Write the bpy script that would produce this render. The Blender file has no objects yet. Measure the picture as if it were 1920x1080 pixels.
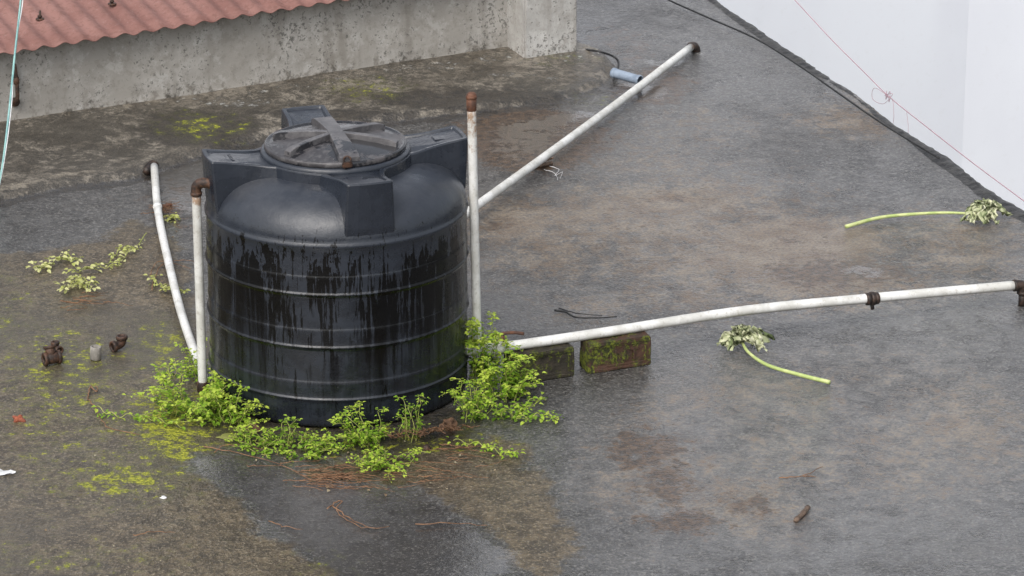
import bpy, math, random
import numpy as np
from mathutils import Vector, Matrix, noise as mn

scene = bpy.context.scene
COL = scene.collection
R = random.Random(7)

# ------------------------------------------------------------------ camera survey
F = 6540.0
PITCH = math.radians(20.0)
CAM = Vector((0.593, -11.17, 4.406))
cp, sp = math.cos(PITCH), math.sin(PITCH)

def ray(u, v):
    a = (u-960)/F; b = -(v-540)/F
    return Vector((a, cp + b*sp, -sp + b*cp))
def G(u, v, z=0.0):
    d = ray(u, v); t = (z-CAM.z)/d.z
    return CAM + d*t
def Y(u, v, y):
    d = ray(u, v); t = (y-CAM.y)/d.y
    return CAM + d*t

cd = bpy.data.cameras.new("camera"); cam = bpy.data.objects.new("camera", cd)
COL.objects.link(cam); cam.location = CAM
cam.rotation_euler = (math.radians(90)-PITCH, 0, 0)
cd.sensor_width = 36; cd.lens = F/1920*36; cd.clip_end = 2000; cd.clip_start = 0.1
scene.camera = cam
scene.view_settings.view_transform = 'Standard'
scene.view_settings.look = 'None'
scene.view_settings.exposure = 0

# ------------------------------------------------------------------ world + sun
SEL = math.radians(50); SROT = math.radians(205)
w = bpy.data.worlds.new("World"); scene.world = w; w.use_nodes = True
wn = w.node_tree; bg = wn.nodes["Background"]
sky = wn.nodes.new("ShaderNodeTexSky"); sky.sky_type = 'NISHITA'; sky.sun_disc = False
sky.sun_elevation = SEL; sky.sun_rotation = SROT; sky.dust_density = 4; sky.air_density = 1.2
hs = wn.nodes.new("ShaderNodeHueSaturation"); hs.inputs['Saturation'].default_value = 0.36; hs.inputs['Value'].default_value = 1.55
wn.links.new(sky.outputs[0], hs.inputs['Color']); wn.links.new(hs.outputs[0], bg.inputs[0])
bg.inputs[1].default_value = 0.15
sl = bpy.data.lights.new("sun", 'SUN'); sl.energy = 1.4; sl.angle = math.radians(35); sl.color = (1, .965, .91)
so = bpy.data.objects.new("sun", sl); COL.objects.link(so)
sd = Vector((math.sin(SROT)*math.cos(SEL), math.cos(SROT)*math.cos(SEL), math.sin(SEL)))
so.rotation_euler = sd.to_track_quat('Z', 'Y').to_euler(); so.location = (0, 0, 8)

# ------------------------------------------------------------------ node helper
class N:
    def __init__(s, name):
        s.m = bpy.data.materials.new(name); s.m.use_nodes = True
        s.t = s.m.node_tree; s.b = s.t.nodes["Principled BSDF"]
        s.tc = s.t.nodes.new("ShaderNodeTexCoord"); s.obj = s.tc.outputs['Object']
    def _in(s, sock, v):
        if isinstance(v, bpy.types.NodeSocket): s.t.links.new(v, sock)
        elif v is not None:
            if sock.type == 'RGBA' and not isinstance(v, (int, float)): v = (*v[:3], 1)
            elif sock.type == 'RGBA': v = (v, v, v, 1)
            sock.default_value = v
    def math(s, op, a, b=None, c=None):
        n = s.t.nodes.new("ShaderNodeMath"); n.operation = op
        s._in(n.inputs[0], a); s._in(n.inputs[1], b); s._in(n.inputs[2], c); return n.outputs[0]
    def mul(s, a, b): return s.math('MULTIPLY', a, b)
    def sum(s, *a):
        r = a[0]
        for x in a[1:]: r = s.math('ADD', r, x)
        return r
    def scale(s, v, sc):
        n = s.t.nodes.new("ShaderNodeMapping"); s._in(n.inputs[0], v); n.inputs['Scale'].default_value = sc; return n.outputs[0]
    def noise(s, sc, det=5, rough=.55, vec=None, dist=0):
        n = s.t.nodes.new("ShaderNodeTexNoise"); s._in(n.inputs['Vector'], vec or s.obj)
        n.inputs['Scale'].default_value = sc; n.inputs['Detail'].default_value = det
        n.inputs['Roughness'].default_value = rough; n.inputs['Distortion'].default_value = dist
        return n.outputs['Fac']
    def mr(s, v, a, b, c=0., d=1., smooth=True):
        n = s.t.nodes.new("ShaderNodeMapRange"); n.interpolation_type = 'SMOOTHSTEP' if smooth else 'LINEAR'
        for i, x in enumerate((v, a, b, c, d)): s._in(n.inputs[i], x)
        return n.outputs[0]
    def mix(s, f, a, b, blend='MIX'):
        n = s.t.nodes.new("ShaderNodeMix"); n.data_type = 'RGBA'; n.blend_type = blend
        s._in(n.inputs[0], f); s._in(n.inputs[6], a); s._in(n.inputs[7], b); return n.outputs[2]
    def attr(s, name):
        n = s.t.nodes.new("ShaderNodeAttribute"); n.attribute_name = name; return n.outputs['Fac']
    def sep(s, v):
        n = s.t.nodes.new("ShaderNodeSeparateXYZ"); s._in(n.inputs[0], v); return n.outputs
    def geo(s, o):
        n = s.t.nodes.new("ShaderNodeNewGeometry"); return n.outputs[o]
    def bump(s, h, st=.5, dist=.01, nrm=None):
        n = s.t.nodes.new("ShaderNodeBump"); s._in(n.inputs['Height'], h); s._in(n.inputs['Strength'], st)
        n.inputs['Distance'].default_value = dist
        if nrm is not None: s._in(n.inputs['Normal'], nrm)
        return n.outputs[0]
    def out(s, col=None, rough=None, nrm=None, spec=None, metal=None):
        s._in(s.b.inputs['Base Color'], col)
        s._in(s.b.inputs['Roughness'], rough)
        if nrm is not None: s._in(s.b.inputs['Normal'], nrm)
        if spec is not None: s._in(s.b.inputs['Specular IOR Level'], spec)
        if metal is not None: s._in(s.b.inputs['Metallic'], metal)
        return s.m

# ------------------------------------------------------------------ materials
def mat_ground():
    n = N("wet_roof_screed")
    lo = n.noise(1.3, 4, .6); md = n.noise(6, 5, .65); fi = n.noise(34, 4, .75); gr = n.noise(85, 2, .7)
    st = n.noise(14, 6, .78, dist=.4)
    A = {k: n.attr(k) for k in ("brown", "moss", "puddle", "tan", "white", "plinth", "pale", "stain", "rim", "dark")}
    base = n.mix(n.mr(lo, .38, .62), (.034, .032, .031), (.058, .055, .052))
    base = n.mix(n.mul(n.mr(md, .42, .66), .6), base, (.084, .079, .073))
    base = n.mix(n.mul(n.mr(gr, .49, .65), .8), base, (.18, .172, .16))
    base = n.mix(n.mul(n.mr(fi, .49, .58), .7), base, (.017, .016, .0155))
    pale = n.mr(n.sum(A['pale'], n.mul(n.math('SUBTRACT', st, .5), 1.4), n.mul(n.math('SUBTRACT', fi, .5), 1.0)), .3, .85)
    base = n.mix(n.mul(pale, .5), base, (.18, .18, .184))
    # tan where the top skin has worn
    tm = n.mr(n.sum(n.mul(A['tan'], .3), n.mul(st, .42), n.mul(fi, .33), n.mul(lo, .25)), .57, .69)
    tm = n.mul(tm, n.mr(gr, .34, .56, .35, 1))
    base = n.mix(n.mul(tm, .75), base, n.mix(n.mr(md, .4, .6), (.17, .112, .062), (.25, .195, .135)))
    sm = n.mr(n.sum(A['stain'], n.mul(n.math('SUBTRACT', st, .5), 2.2)), .44, .66)
    base = n.mix(n.mul(sm, .93), base, n.mix(n.mr(fi, .42, .58), (.028, .016, .0085), (.095, .055, .028)))
    wob = n.sum(n.mul(n.math('SUBTRACT', md, .5), 1.3), n.mul(n.math('SUBTRACT', st, .5), .5))
    bm = n.mr(n.sum(A['brown'], wob, n.mul(n.math('SUBTRACT', fi, .5), .6)), .38, .62)
    bc = n.mix(n.mr(st, .38, .6), (.043, .032, .019), (.13, .098, .058))
    bc = n.mix(n.mul(n.mr(fi, .48, .6), .8), bc, (.038, .028, .016))
    bc = n.mix(n.mul(n.mr(gr, .53, .66), .75), bc, (.23, .19, .13))
    bc = n.mix(n.mul(n.mr(lo, .45, .6), .55), bc, (.052, .041, .024))
    base = n.mix(n.mul(bm, .95), base, bc)
    # ledge
    pc = n.mix(n.mr(md, .38, .62), (.085, .072, .055), (.2, .175, .14))
    pc = n.mix(n.mul(n.mr(fi, .46, .58), .8), pc, (.04, .034, .026))
    pc = n.mix(n.mul(n.mr(n.sum(n.mul(st, .6), n.mul(lo, .4)), .47, .54), .8), pc, (.033, .028, .021))
    pm = n.mr(n.sum(A['plinth'], n.mul(n.math('SUBTRACT', fi, .5), .8)), .35, .65)
    base = n.mix(pm, base, pc)
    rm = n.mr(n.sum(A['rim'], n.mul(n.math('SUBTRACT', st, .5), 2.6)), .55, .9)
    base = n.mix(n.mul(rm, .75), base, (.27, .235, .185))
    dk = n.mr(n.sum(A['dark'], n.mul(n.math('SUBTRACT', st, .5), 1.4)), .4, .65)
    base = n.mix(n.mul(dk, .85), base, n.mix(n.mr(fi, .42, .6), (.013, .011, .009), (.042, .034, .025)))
    wm = n.mr(n.sum(n.mul(A['white'], .26), n.mul(st, .55), n.mul(fi, .45)), .73, .83)
    base = n.mix(n.mul(wm, .75), base, (.45, .45, .43))
    # moss
    mo = n.sum(n.mul(A['moss'], .26), n.mul(st, .5), n.mul(n.noise(20, 4, .78), .5))
    mm = n.mr(mo, .705, .75)
    mc = n.mix(n.mr(gr, .35, .65), (.1, .115, .008), (.33, .33, .022))
    base = n.mix(n.mul(n.mr(mo, .61, .70), .35), base, (.085, .088, .02))
    base = n.mix(mm, base, mc)
    # puddles
    pu = n.mr(n.sum(A['puddle'], n.mul(n.math('SUBTRACT', md, .5), 1.3), n.mul(n.math('SUBTRACT', fi, .5), .6), n.mul(n.math('SUBTRACT', st, .5), .6)), .42, .62)
    pu = n.mul(pu, n.math('SUBTRACT', 1, mm))
    base = n.mix(n.mul(pu, .4), base, (.04, .036, .033))
    dry = n.mr(n.sum(n.mul(n.math('MAXIMUM', bm, pm), .55), mm, n.mul(tm, .3)), 0, 1, smooth=False)
    rough = n.sum(n.mr(md, .35, .65, .26, .42), n.mul(dry, .28))
    rough = n.sum(n.mul(rough, n.math('SUBTRACT', 1, pu)), n.mul(pu, .13))
    h = n.sum(n.mul(gr, .8), n.mul(fi, 1.3), n.mul(md, .8))
    stn = n.math('SUBTRACT', .8, n.mul(pu, .62))
    m = n.out(base, rough, n.bump(h, stn, .012), spec=.45)
    wetw = n.mul(n.math('SUBTRACT', 1, n.mul(dry, .8)), n.mr(n.sum(n.mul(lo, .45), n.mul(md, .3), n.mul(st, .25)), .40, .54, .3, .95))
    wetw = n.math('MAXIMUM', wetw, pu)
    n._in(n.b.inputs['Coat Weight'], wetw); n.b.inputs['Coat IOR'].default_value = 1.4
    n._in(n.b.inputs['Coat Roughness'], n.math('SUBTRACT', .14, n.mul(pu, .07)))
    n._in(n.b.inputs['Coat Normal'], n.bump(n.sum(n.mul(fi, 1.2), n.mul(md, 1.6), n.mul(gr, .6)), n.math('SUBTRACT', .45, n.mul(pu, .36)), .012))
    return m

def mat_concrete(name, c1, c2, dark, darkamt=.5, white=0):
    n = N(name)
    a = n.noise(3, 6, .65); b = n.noise(26, 5, .72)
    v = n.noise(7, 4, .6, vec=n.scale(n.obj, (1, 1, .2)))
    z = n.sep(n.obj)[2]
    col = n.mix(n.mr(a, .4, .62), c1, c2)
    col = n.mix(n.mul(n.mr(b, .5, .6), .25), col, dark)
    col = n.mix(n.mul(n.mr(v, .53, .66), .4), col, dark)
    low = n.math('SUBTRACT', n.sum(b, n.mul(a, .7)), n.mul(z, 3.4))
    col = n.mix(n.mul(n.mr(low, .5, .85), darkamt), col, dark)
    low2 = n.math('SUBTRACT', n.sum(b, n.mul(v, .9)), n.mul(z, 5.5))
    col = n.mix(n.mul(n.mr(low2, .62, .85), darkamt*.9), col, (.035, .031, .026))
    if white:
        col = n.mix(n.mul(n.mr(n.sum(n.noise(11, 5, .75), n.mul(z, .1)), .56, .66), white), col, (.5, .49, .47))
    sp_ = n.noise(60, 4, .75)
    col = n.mix(n.mul(n.mr(n.sum(sp_, n.mul(a, .5)), .82, .88), .7), col, (.06, .058, .052))
    h = n.sum(n.mul(b, .7), n.mul(sp_, .5))
    return n.out(col, .85, n.bump(h, .5, .007), spec=.3)

def mat_tank():
    n = N("black_polyethylene")
    x, y, z = n.sep(n.obj)[0:3]
    sv = n.scale(n.obj, (1, 1, .055)); sv2 = n.scale(n.obj, (1, 1, .12))
    s1 = n.noise(44, 4, .65, vec=sv, dist=.3); s2 = n.noise(105, 3, .6, vec=sv2, dist=.4)
    edge = n.noise(34, 4, .7, vec=n.scale(n.obj, (1, 1, .35)))
    patch = n.noise(4.5, 3, .6, vec=n.scale(n.obj, (1, 1, .5)))
    top = n.mr(n.sum(z, n.mul(n.math('SUBTRACT', edge, .5), .5)), .59, .598, 1, 0)
    bot = n.mr(n.sum(z, n.mul(n.math('SUBTRACT', s1, .5), .9)), .16, .42, .3, 1)
    f = n.sum(n.mul(s1, .5), n.mul(s2, .3), n.mul(patch, .6))
    wet = n.mul(n.mul(n.mr(f, .685, .70), top), bot)
    drip = n.mul(n.mr(n.sum(n.mul(s2, .6), n.mul(s1, .4)), .595, .61), n.mr(z, .68, .72, 1, 0))
    wet = n.math('MAXIMUM', wet, n.mul(drip, .9))
    g = n.noise(9, 5, .7)
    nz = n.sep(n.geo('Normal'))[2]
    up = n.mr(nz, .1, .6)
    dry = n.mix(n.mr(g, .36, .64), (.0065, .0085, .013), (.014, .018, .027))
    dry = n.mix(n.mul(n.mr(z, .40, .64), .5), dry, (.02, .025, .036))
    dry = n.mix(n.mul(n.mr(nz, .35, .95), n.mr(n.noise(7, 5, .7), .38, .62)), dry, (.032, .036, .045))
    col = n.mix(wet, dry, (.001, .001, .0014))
    sc = n.mr(n.noise(30, 6, .85, vec=n.scale(n.obj, (1, 1, .4)), dist=1), .63, .69)
    col = n.mix(n.mul(sc, .25), col, (.12, .13, .14))
    rough = n.sum(n.mr(g, .35, .65, .22, .34), n.mul(wet, -.04), n.mul(up, .13))
    wettop = n.mul(n.mr(nz, .9, .98), n.mr(n.noise(6, 4), .47, .53))
    rough = n.math('SUBTRACT', rough, n.mul(wettop, .28))
    h = n.sum(n.mul(n.noise(5, 2), 1.2), n.mul(g, .7), n.mul(wet, -.06))
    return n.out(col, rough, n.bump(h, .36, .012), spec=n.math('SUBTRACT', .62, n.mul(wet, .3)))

def mat_lid(name, c1, c2, wl):
    n = N(name)
    a = n.noise(7, 6, .7); b = n.noise(60, 4, .7)
    col = n.mix(n.mr(a, .4, .6), c1, c2)
    col = n.mix(n.mul(n.mr(b, .5, .62), .35), col, (.16, .155, .155))
    wet_ = n.mr(n.noise(5.5, 5, .65), wl, wl+.05)
    col = n.mix(n.mul(wet_, .85), col, (.012, .013, .016))
    rough = n.math('SUBTRACT', .45, n.mul(wet_, .3))
    return n.out(col, rough, n.bump(b, .1, .003), spec=.5)

def mat_pipe(name="white_pvc"):
    n = N(name)
    a = n.noise(9, 5, .65); b = n.noise(60, 4, .75)
    col = n.mix(n.mr(a, .4, .62), (.66, .66, .64), (.5, .495, .465))
    col = n.mix(n.mul(n.mr(b, .54, .64), .4), col, (.28, .25, .2))
    r = n.attr("rust")
    rm = n.mr(n.sum(r, n.mul(n.math('SUBTRACT', n.noise(22, 5, .75), .5), 1.6)), .45, .7)
    col = n.mix(n.mul(rm, .85), col, (.25, .14, .07))
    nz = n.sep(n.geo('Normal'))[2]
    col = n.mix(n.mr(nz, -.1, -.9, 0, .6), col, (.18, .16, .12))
    return n.out(col, .35, n.bump(b, .12, .003))

def mat_simple(name, c1, c2, sc=20, rough=.7, bump=.3, dist=.004, spec=.4, metal=0):
    n = N(name)
    a = n.noise(sc, 5, .7)
    return n.out(n.mix(n.mr(a, .4, .6), c1, c2), rough, n.bump(a, bump, dist), spec=spec, metal=metal)

def mat_leaf(name, c_dark, c_mid, c_light, rough=.5, trans=.35):
    n = N(name)
    t = n.attr("tint")
    c = n.mix(n.mr(t, 0, .55), c_dark, c_mid); c = n.mix(n.mr(t, .5, 1), c, c_light)
    m = n.out(c, rough, None, spec=.3)
    tr = n.t.nodes.new("ShaderNodeBsdfTranslucent"); n.t.links.new(c, tr.inputs[0])
    mx = n.t.nodes.new("ShaderNodeMixShader"); mx.inputs[0].default_value = trans
    o = n.t.nodes["Material Output"]
    n.t.links.new(n.b.outputs[0], mx.inputs[1]); n.t.links.new(tr.outputs[0], mx.inputs[2]); n.t.links.new(mx.outputs[0], o.inputs[0])
    return m

def mat_sheet():
    n = N("painted_corrugated_sheet")
    a = n.noise(3, 5, .65); b = n.noise(40, 5, .75)
    col = n.mix(n.mr(a, .38, .62), (.185, .092, .078), (.24, .128, .11))
    col = n.mix(n.mul(n.mr(b, .5, .62), .5), col, (.13, .065, .053))
    col = n.mix(n.mul(n.mr(n.noise(90, 3, .75), .58, .66), .4), col, (.28, .2, .18))
    return n.out(col, .7, n.bump(b, .12, .003), spec=.2)

def mat_brick(name, mossamt, c1, c2):
    n = N(name)
    a = n.noise(16, 5, .75); b = n.noise(70, 4, .7)
    col = n.mix(n.mr(a, .4, .6), c1, c2)
    nz = n.sep(n.geo('Normal'))[2]
    m = n.mr(n.sum(n.noise(20, 5, .75), mossamt, n.mul(nz, -.04)), .53, .61)
    col = n.mix(n.mul(m, .9), col, n.mix(n.mr(b, .42, .58), (.025, .03, .009), (.13, .155, .014)))
    return n.out(col, .65, n.bump(n.sum(b, a), .7, .006), spec=.35)

def mat_facade():
    n = N("white_painted_plaster")
    a = n.noise(.7, 4, .6, vec=n.scale(n.obj, (1, 1, .6))); b = n.noise(20, 5, .75)
    col = n.mix(n.mr(a, .38, .65), (.77, .795, .845), (.72, .74, .795))
    col = n.mix(n.mul(n.mr(b, .56, .66), .1), col, (.6, .6, .6))
    return n.out(col, .75, n.bump(b, .1, .004))

M = dict(
    ground=mat_ground(), wall=mat_concrete("weathered_cement_wall", (.28, .265, .24), (.37, .355, .33), (.13, .115, .095), .85, .3),
    pillar=mat_concrete("limewashed_concrete", (.36, .35, .33), (.47, .46, .44), (.22, .2, .175), .4, .5),
    tank=mat_tank(), lid=mat_lid("wet_lid_plastic", (.035, .033, .036), (.075, .07, .072), .49), lidrib=mat_lid("lid_spoke_plastic", (.06, .058, .062), (.11, .105, .108), .57),
    pipe=mat_pipe(), sheet=mat_sheet(), facade=mat_facade(),
    rust=mat_simple("rusty_iron", (.022, .014, .011), (.085, .043, .026), 40, .6, .5),
    darkrust=mat_simple("dark_rusty_iron", (.014, .011, .010), (.045, .027, .019), 40, .5, .5),
    rustred=mat_simple("rusty_red_cap", (.13, .055, .03), (.07, .035, .024), 40, .65, .4),
    black=mat_simple("black_rubber", (.01, .01, .011), (.025, .025, .026), 40, .5, .3),
    tar=mat_simple("crumbling_tar_edge", (.010, .010, .011), (.045, .044, .042), 22, .45, .8, .012),
    grey=mat_simple("grey_pvc", (.16, .2, .26), (.24, .29, .36), 20, .5, .1),
    greyring=mat_simple("dusty_grey_plastic", (.18, .17, .15), (.27, .25, .23), 40, .7, .2),
    brickA=mat_brick("mossy_dark_brick", .055, (.022, .019, .013), (.045, .036, .025)),
    brickB=mat_brick("mossy_red_brick", .075, (.06, .03, .019), (.03, .022, .015)),
    leaf=mat_leaf("weed_leaf", (.06, .13, .01), (.22, .37, .03), (.46, .57, .08)),
    dryleaf=mat_leaf("wilting_leaf", (.26, .27, .08), (.45, .48, .15), (.62, .62, .3), .6),
    wilt=mat_leaf("wilted_papaya_leaf", (.13, .17, .07), (.42, .45, .26), (.68, .68, .48), .7, .2),
    stem=mat_simple("green_stem", (.2, .24, .05), (.33, .33, .1), 30, .6, .1),
    stalk=mat_simple("leaf_stalk_skin", (.5, .54, .24), (.34, .42, .14), 12, .5, .1),
    twig=mat_simple("dry_twig", (.11, .055, .028), (.24, .13, .07), 40, .8, .3),
    cable=mat_simple("teal_cable_sheath", (.16, .32, .32), (.24, .42, .4), 10, .5, .1),
    pink=mat_simple("pink_string_fibre", (.46, .27, .32), (.4, .24, .29), 30, .8, .1),
    fragment=mat_simple("red_brick_fragment_clay", (.28, .08, .04), (.2, .06, .035), 60, .85, .6),
    clay=mat_simple("damp_clay", (.07, .038, .022), (.12, .065, .035), 60, .85, .6),
    plasticwhite=mat_simple("white_film", (.55, .55, .55), (.68, .68, .69), 20, .5, .2),
    ply=mat_simple("bleached_wood", (.16, .11, .08), (.08, .055, .04), 50, .8, .5),
    street=mat_simple("distant_ground", (.06, .06, .058), (.1, .1, .09), 2, .9, .3),
    under=mat_simple("dark_building_plaster", (.1, .1, .1), (.2, .19, .18), 3, .9, .3),
)

# ------------------------------------------------------------------ mesh builder
class MB:
    def __init__(s): s.v = []; s.f = []; s.sm = []; s.att = {}
    def add(s, vs, fs, smooth=True, **att):
        o = len(s.v); s.v += [tuple(p) for p in vs]; s.f += [tuple(i+o for i in f) for f in fs]; s.sm += [smooth]*len(fs)
        for k, a in att.items():
            L = s.att.setdefault(k, []); L += [0.]*(o-len(L)); L += (list(a) if hasattr(a, '__len__') else [a]*len(vs))
    def obj(s, name, mat, parent=None, origin=None, **props):
        me = bpy.data.meshes.new(name)
        o0 = Vector(origin) if origin is not None else Vector((0, 0, 0))
        me.from_pydata([(p[0]-o0.x, p[1]-o0.y, p[2]-o0.z) for p in s.v], [], s.f); me.update()
        me.polygons.foreach_set("use_smooth", s.sm)
        for k, a in s.att.items():
            a = a+[0.]*(len(s.v)-len(a)); at = me.attributes.new(k, 'FLOAT', 'POINT'); at.data.foreach_set("value", a)
        me.materials.append(mat)
        ob = bpy.data.objects.new(name, me); COL.objects.link(ob); ob.location = o0
        if parent is not None:
            ob.parent = parent; ob.location = o0 - parent.location
        for k, a in props.items(): ob[k] = a
        return ob

def catmull(P, n=8):
    P = [Vector(p) for p in P]
    if len(P) < 3: 
        return [P[0].lerp(P[-1], i/n) for i in range(n+1)]
    Q = [P[0]*2-P[1]]+P+[P[-1]*2-P[-2]]; out = []
    for i in range(1, len(Q)-2):
        a, b, c, d = Q[i-1:i+3]
        for k in range(n):
            t = k/n
            out.append(.5*((2*b)+(c-a)*t+(2*a-5*b+4*c-d)*t*t+(3*b-a-3*c+d)*t**3))
    out.append(P[-1]); return out

def tube(mb, P, r, seg=10, caps=True, rust=None, **kw):
    P = [Vector(p) for p in P]; n = len(P)
    rr = r if hasattr(r, '__len__') else [r]*n
    T = [(P[min(i+1, n-1)]-P[max(i-1, 0)]).normalized() for i in range(n)]
    up = Vector((0, 0, 1)) if abs(T[0].z) < .9 else Vector((1, 0, 0))
    u = T[0].cross(up).normalized(); vs = []; fs = []; ru = []
    for i in range(n):
        u = (u - T[i]*u.dot(T[i])).normalized(); w_ = T[i].cross(u)
        for k in range(seg):
            a = 2*math.pi*k/seg; vs.append(P[i]+(u*math.cos(a)+w_*math.sin(a))*rr[i])
            if rust: ru.append(rust(i/(n-1)))
    for i in range(n-1):
        for k in range(seg):
            a = i*seg+k; b = i*seg+(k+1) % seg; fs.append((a, b, b+seg, a+seg))
    if caps: fs += [tuple(range(seg))[::-1], tuple(range((n-1)*seg, n*seg))]
    if rust: kw['rust'] = ru
    mb.add(vs, fs, True, **kw)

def revolve(mb, prof, seg=48, mat=None, smooth=True, closed=False):
    mat = mat or Matrix(); vs = []; fs = []
    for r, z in prof:
        for k in range(seg):
            a = 2*math.pi*k/seg; vs.append(mat @ Vector((r*math.cos(a), r*math.sin(a), z)))
    m = len(prof)
    for i in range(m if closed else m-1):
        j = (i+1) % m
        for k in range(seg):
            k2 = (k+1) % seg; fs.append((i*seg+k, i*seg+k2, j*seg+k2, j*seg+k))
    mb.add(vs, fs, smooth)

def align(p, d):
    q = Vector(d).normalized().to_track_quat('Z', 'Y'); return Matrix.Translation(p) @ q.to_matrix().to_4x4()

def collar(mb, p, d, r, L, seg=24, inner=0.0):
    h = L/2; b = min(.003, L*.15)
    if inner:
        pr = [(inner, -h), (r-b, -h), (r, -h+b), (r, h-b), (r-b, h), (inner, h)]
        revolve(mb, pr, seg, align(p, d), closed=True)
    else:
        pr = [(0.0001, -h), (r-b, -h), (r, -h+b), (r, h-b), (r-b, h), (0.0001, h)]
        revolve(mb, pr, seg, align(p, d))

def box(mb, mat, sx, sy, sz, bev=.004, jitter=0, cuts=1, rnd=None):
    import bmesh
    bm = bmesh.new(); bmesh.ops.create_cube(bm, size=1)
    for v in bm.verts: v.co = Vector((v.co.x*sx, v.co.y*sy, (v.co.z+.5)*sz))
    bmesh.ops.bevel(bm, geom=list(bm.edges), offset=bev, segments=2, affect='EDGES')
    if cuts > 1: bmesh.ops.subdivide_edges(bm, edges=[e for e in bm.edges if e.calc_length() > .03], cuts=cuts, use_grid_fill=True)
    if jitter:
        for v in bm.verts:
            v.co += mn.noise_vector(v.co*25+Vector((sx*90, 3, 1)))*jitter
    for i, v in enumerate(bm.verts): v.index = i
    mb.add([mat @ v.co for v in bm.verts], [[v.index for v in f.verts] for f in bm.faces], False); bm.free()

def empty(name, loc, **props):
    e = bpy.data.objects.new(name, None); COL.objects.link(e); e.location = loc; e.empty_display_size = .1
    for k, a in props.items(): e[k] = a
    return e

# ------------------------------------------------------------------ roof edge line
E1 = G(1380, 30); E2 = G(1920, 402)
slope = (E2.x-E1.x)/(E2.y-E1.y)
def xedge(y): return E1.x + (y-E1.y)*slope + .02*mn.noise(Vector((0, y*2.2, 5)))

W1 = G(0, 254); W2 = G(955, 112)
wd = (W2-W1).normalized(); wn_ = Vector((wd.y, -wd.x, 0))
def wall_pt(s, off=0, z=0): return W1 + wd*s + wn_*off + Vector((0, 0, z))
WL = (W2-W1).length

# ------------------------------------------------------------------ rooftop floor
def poly(px): return np.array([[G(u, v).x, G(u, v).y] for u, v in px])
def sdf(P, X, Yv):
    d = np.full(X.shape, 1e9); ins = np.zeros(X.shape, bool); n = len(P)
    for i in range(n):
        ax, ay = P[i]; bx, by = P[(i+1) % n]; ex, ey = bx-ax, by-ay
        wx, wy = X-ax, Yv-ay; t = np.clip((wx*ex+wy*ey)/(ex*ex+ey*ey+1e-12), 0, 1)
        d = np.minimum(d, (wx-ex*t)**2+(wy-ey*t)**2)
        c = ((ay > Yv) != (by > Yv)); xi = ax+(Yv-ay)*ex/(ey if abs(ey) > 1e-12 else 1e-12)
        ins ^= c & (X < xi)
    d = np.sqrt(d); return np.where(ins, d, -d)
def field(polys, soft, X, Yv):
    f = np.zeros(X.shape)
    for p in polys:
        amp = 1.0
        if isinstance(p, tuple): p, amp = p
        f = np.maximum(f, amp*np.clip(.5+sdf(poly(p), X, Yv)/soft, 0, 1))
    return f
def ell(u, v, a, b, n=14): return [(u+a*math.cos(2*math.pi*i/n), v+b*math.sin(2*math.pi*i/n)) for i in range(n)]

ny, nx = 500, 400
ys = np.linspace(-3.2, 7.5, ny); X = np.zeros((ny, nx)); Yv = np.zeros((ny, nx))
for j, y in enumerate(ys):
    xe = xedge(y)+.005; X[j] = np.linspace(-3.6, xe, nx); Yv[j] = y
plinth_poly = [(-500, 480), (-100, 398), (0, 378), (130, 352), (250, 340), (330, 312), (400, 286), (530, 256), (700, 234), (900, 212), (1050, 188), (1128, 162), (1155, 135), (1140, 108), (1085, 90), (960, 60), (0, 150), (-500, 230)]
ps = sdf(poly(plinth_poly), X, Yv)
dist_wall = (X-W1.x)*wn_.x+(Yv-W1.y)*wn_.y
nzv = np.array([mn.noise(Vector((x*5, y*5, 0)))+.4*mn.noise(Vector((x*16, y*16, 3))) for x, y in zip(X.ravel(), Yv.ravel())]).reshape(X.shape)
ps = ps+nzv*.02
s_ = np.clip((ps+.01)/.055, 0, 1); s_ = s_*s_*(3-2*s_)
lowf = np.sin(X*3.1+1)*np.sin(Yv*2.3)*.006
Z = lowf*np.clip((np.hypot(X, Yv)-.6), 0, 1) + s_*(.026+.035*np.clip(1-dist_wall/.5, 0, 1))
Z += s_*nzv*.005
vs = np.stack([X.ravel(), Yv.ravel(), Z.ravel()], 1)
idx = np.arange(nx*ny).reshape(ny, nx)
fc = np.stack([idx[:-1, :-1].ravel(), idx[:-1, 1:].ravel(), idx[1:, 1:].ravel(), idx[1:, :-1].ravel()], 1)
me = bpy.data.meshes.new("rooftop_floor"); me.from_pydata(vs.tolist(), [], fc.tolist()); me.update()
me.polygons.foreach_set("use_smooth", [True]*len(me.polygons))
att = {}
att['plinth'] = np.clip(.5+ps/.06, 0, 1)
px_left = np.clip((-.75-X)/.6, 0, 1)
att['rim'] = np.exp(-((ps-.09)/.06)**2)*(.45+.4*px_left) + .6*np.clip(1-dist_wall/.35, 0, 1)*(ps > 0)  # lit edge of the ledge step put into the colour, plus paler wall band
att['dark'] = np.maximum(np.exp(-((ps+.03)/.05)**2)*.8, field([(ell(370, 258, 130, 34), .9), (ell(640, 225, 200, 14), .7), (ell(820, 200, 140, 18), .85), (ell(950, 190, 160, 16), .85), (ell(640, 800, 270, 60), .85), (ell(1420, 640, 300, 8), .4), (ell(1760, 590, 160, 8), .5)], .2, X, Yv))  # shade below the ledge step painted along its foot, plus separate dark patches
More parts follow.
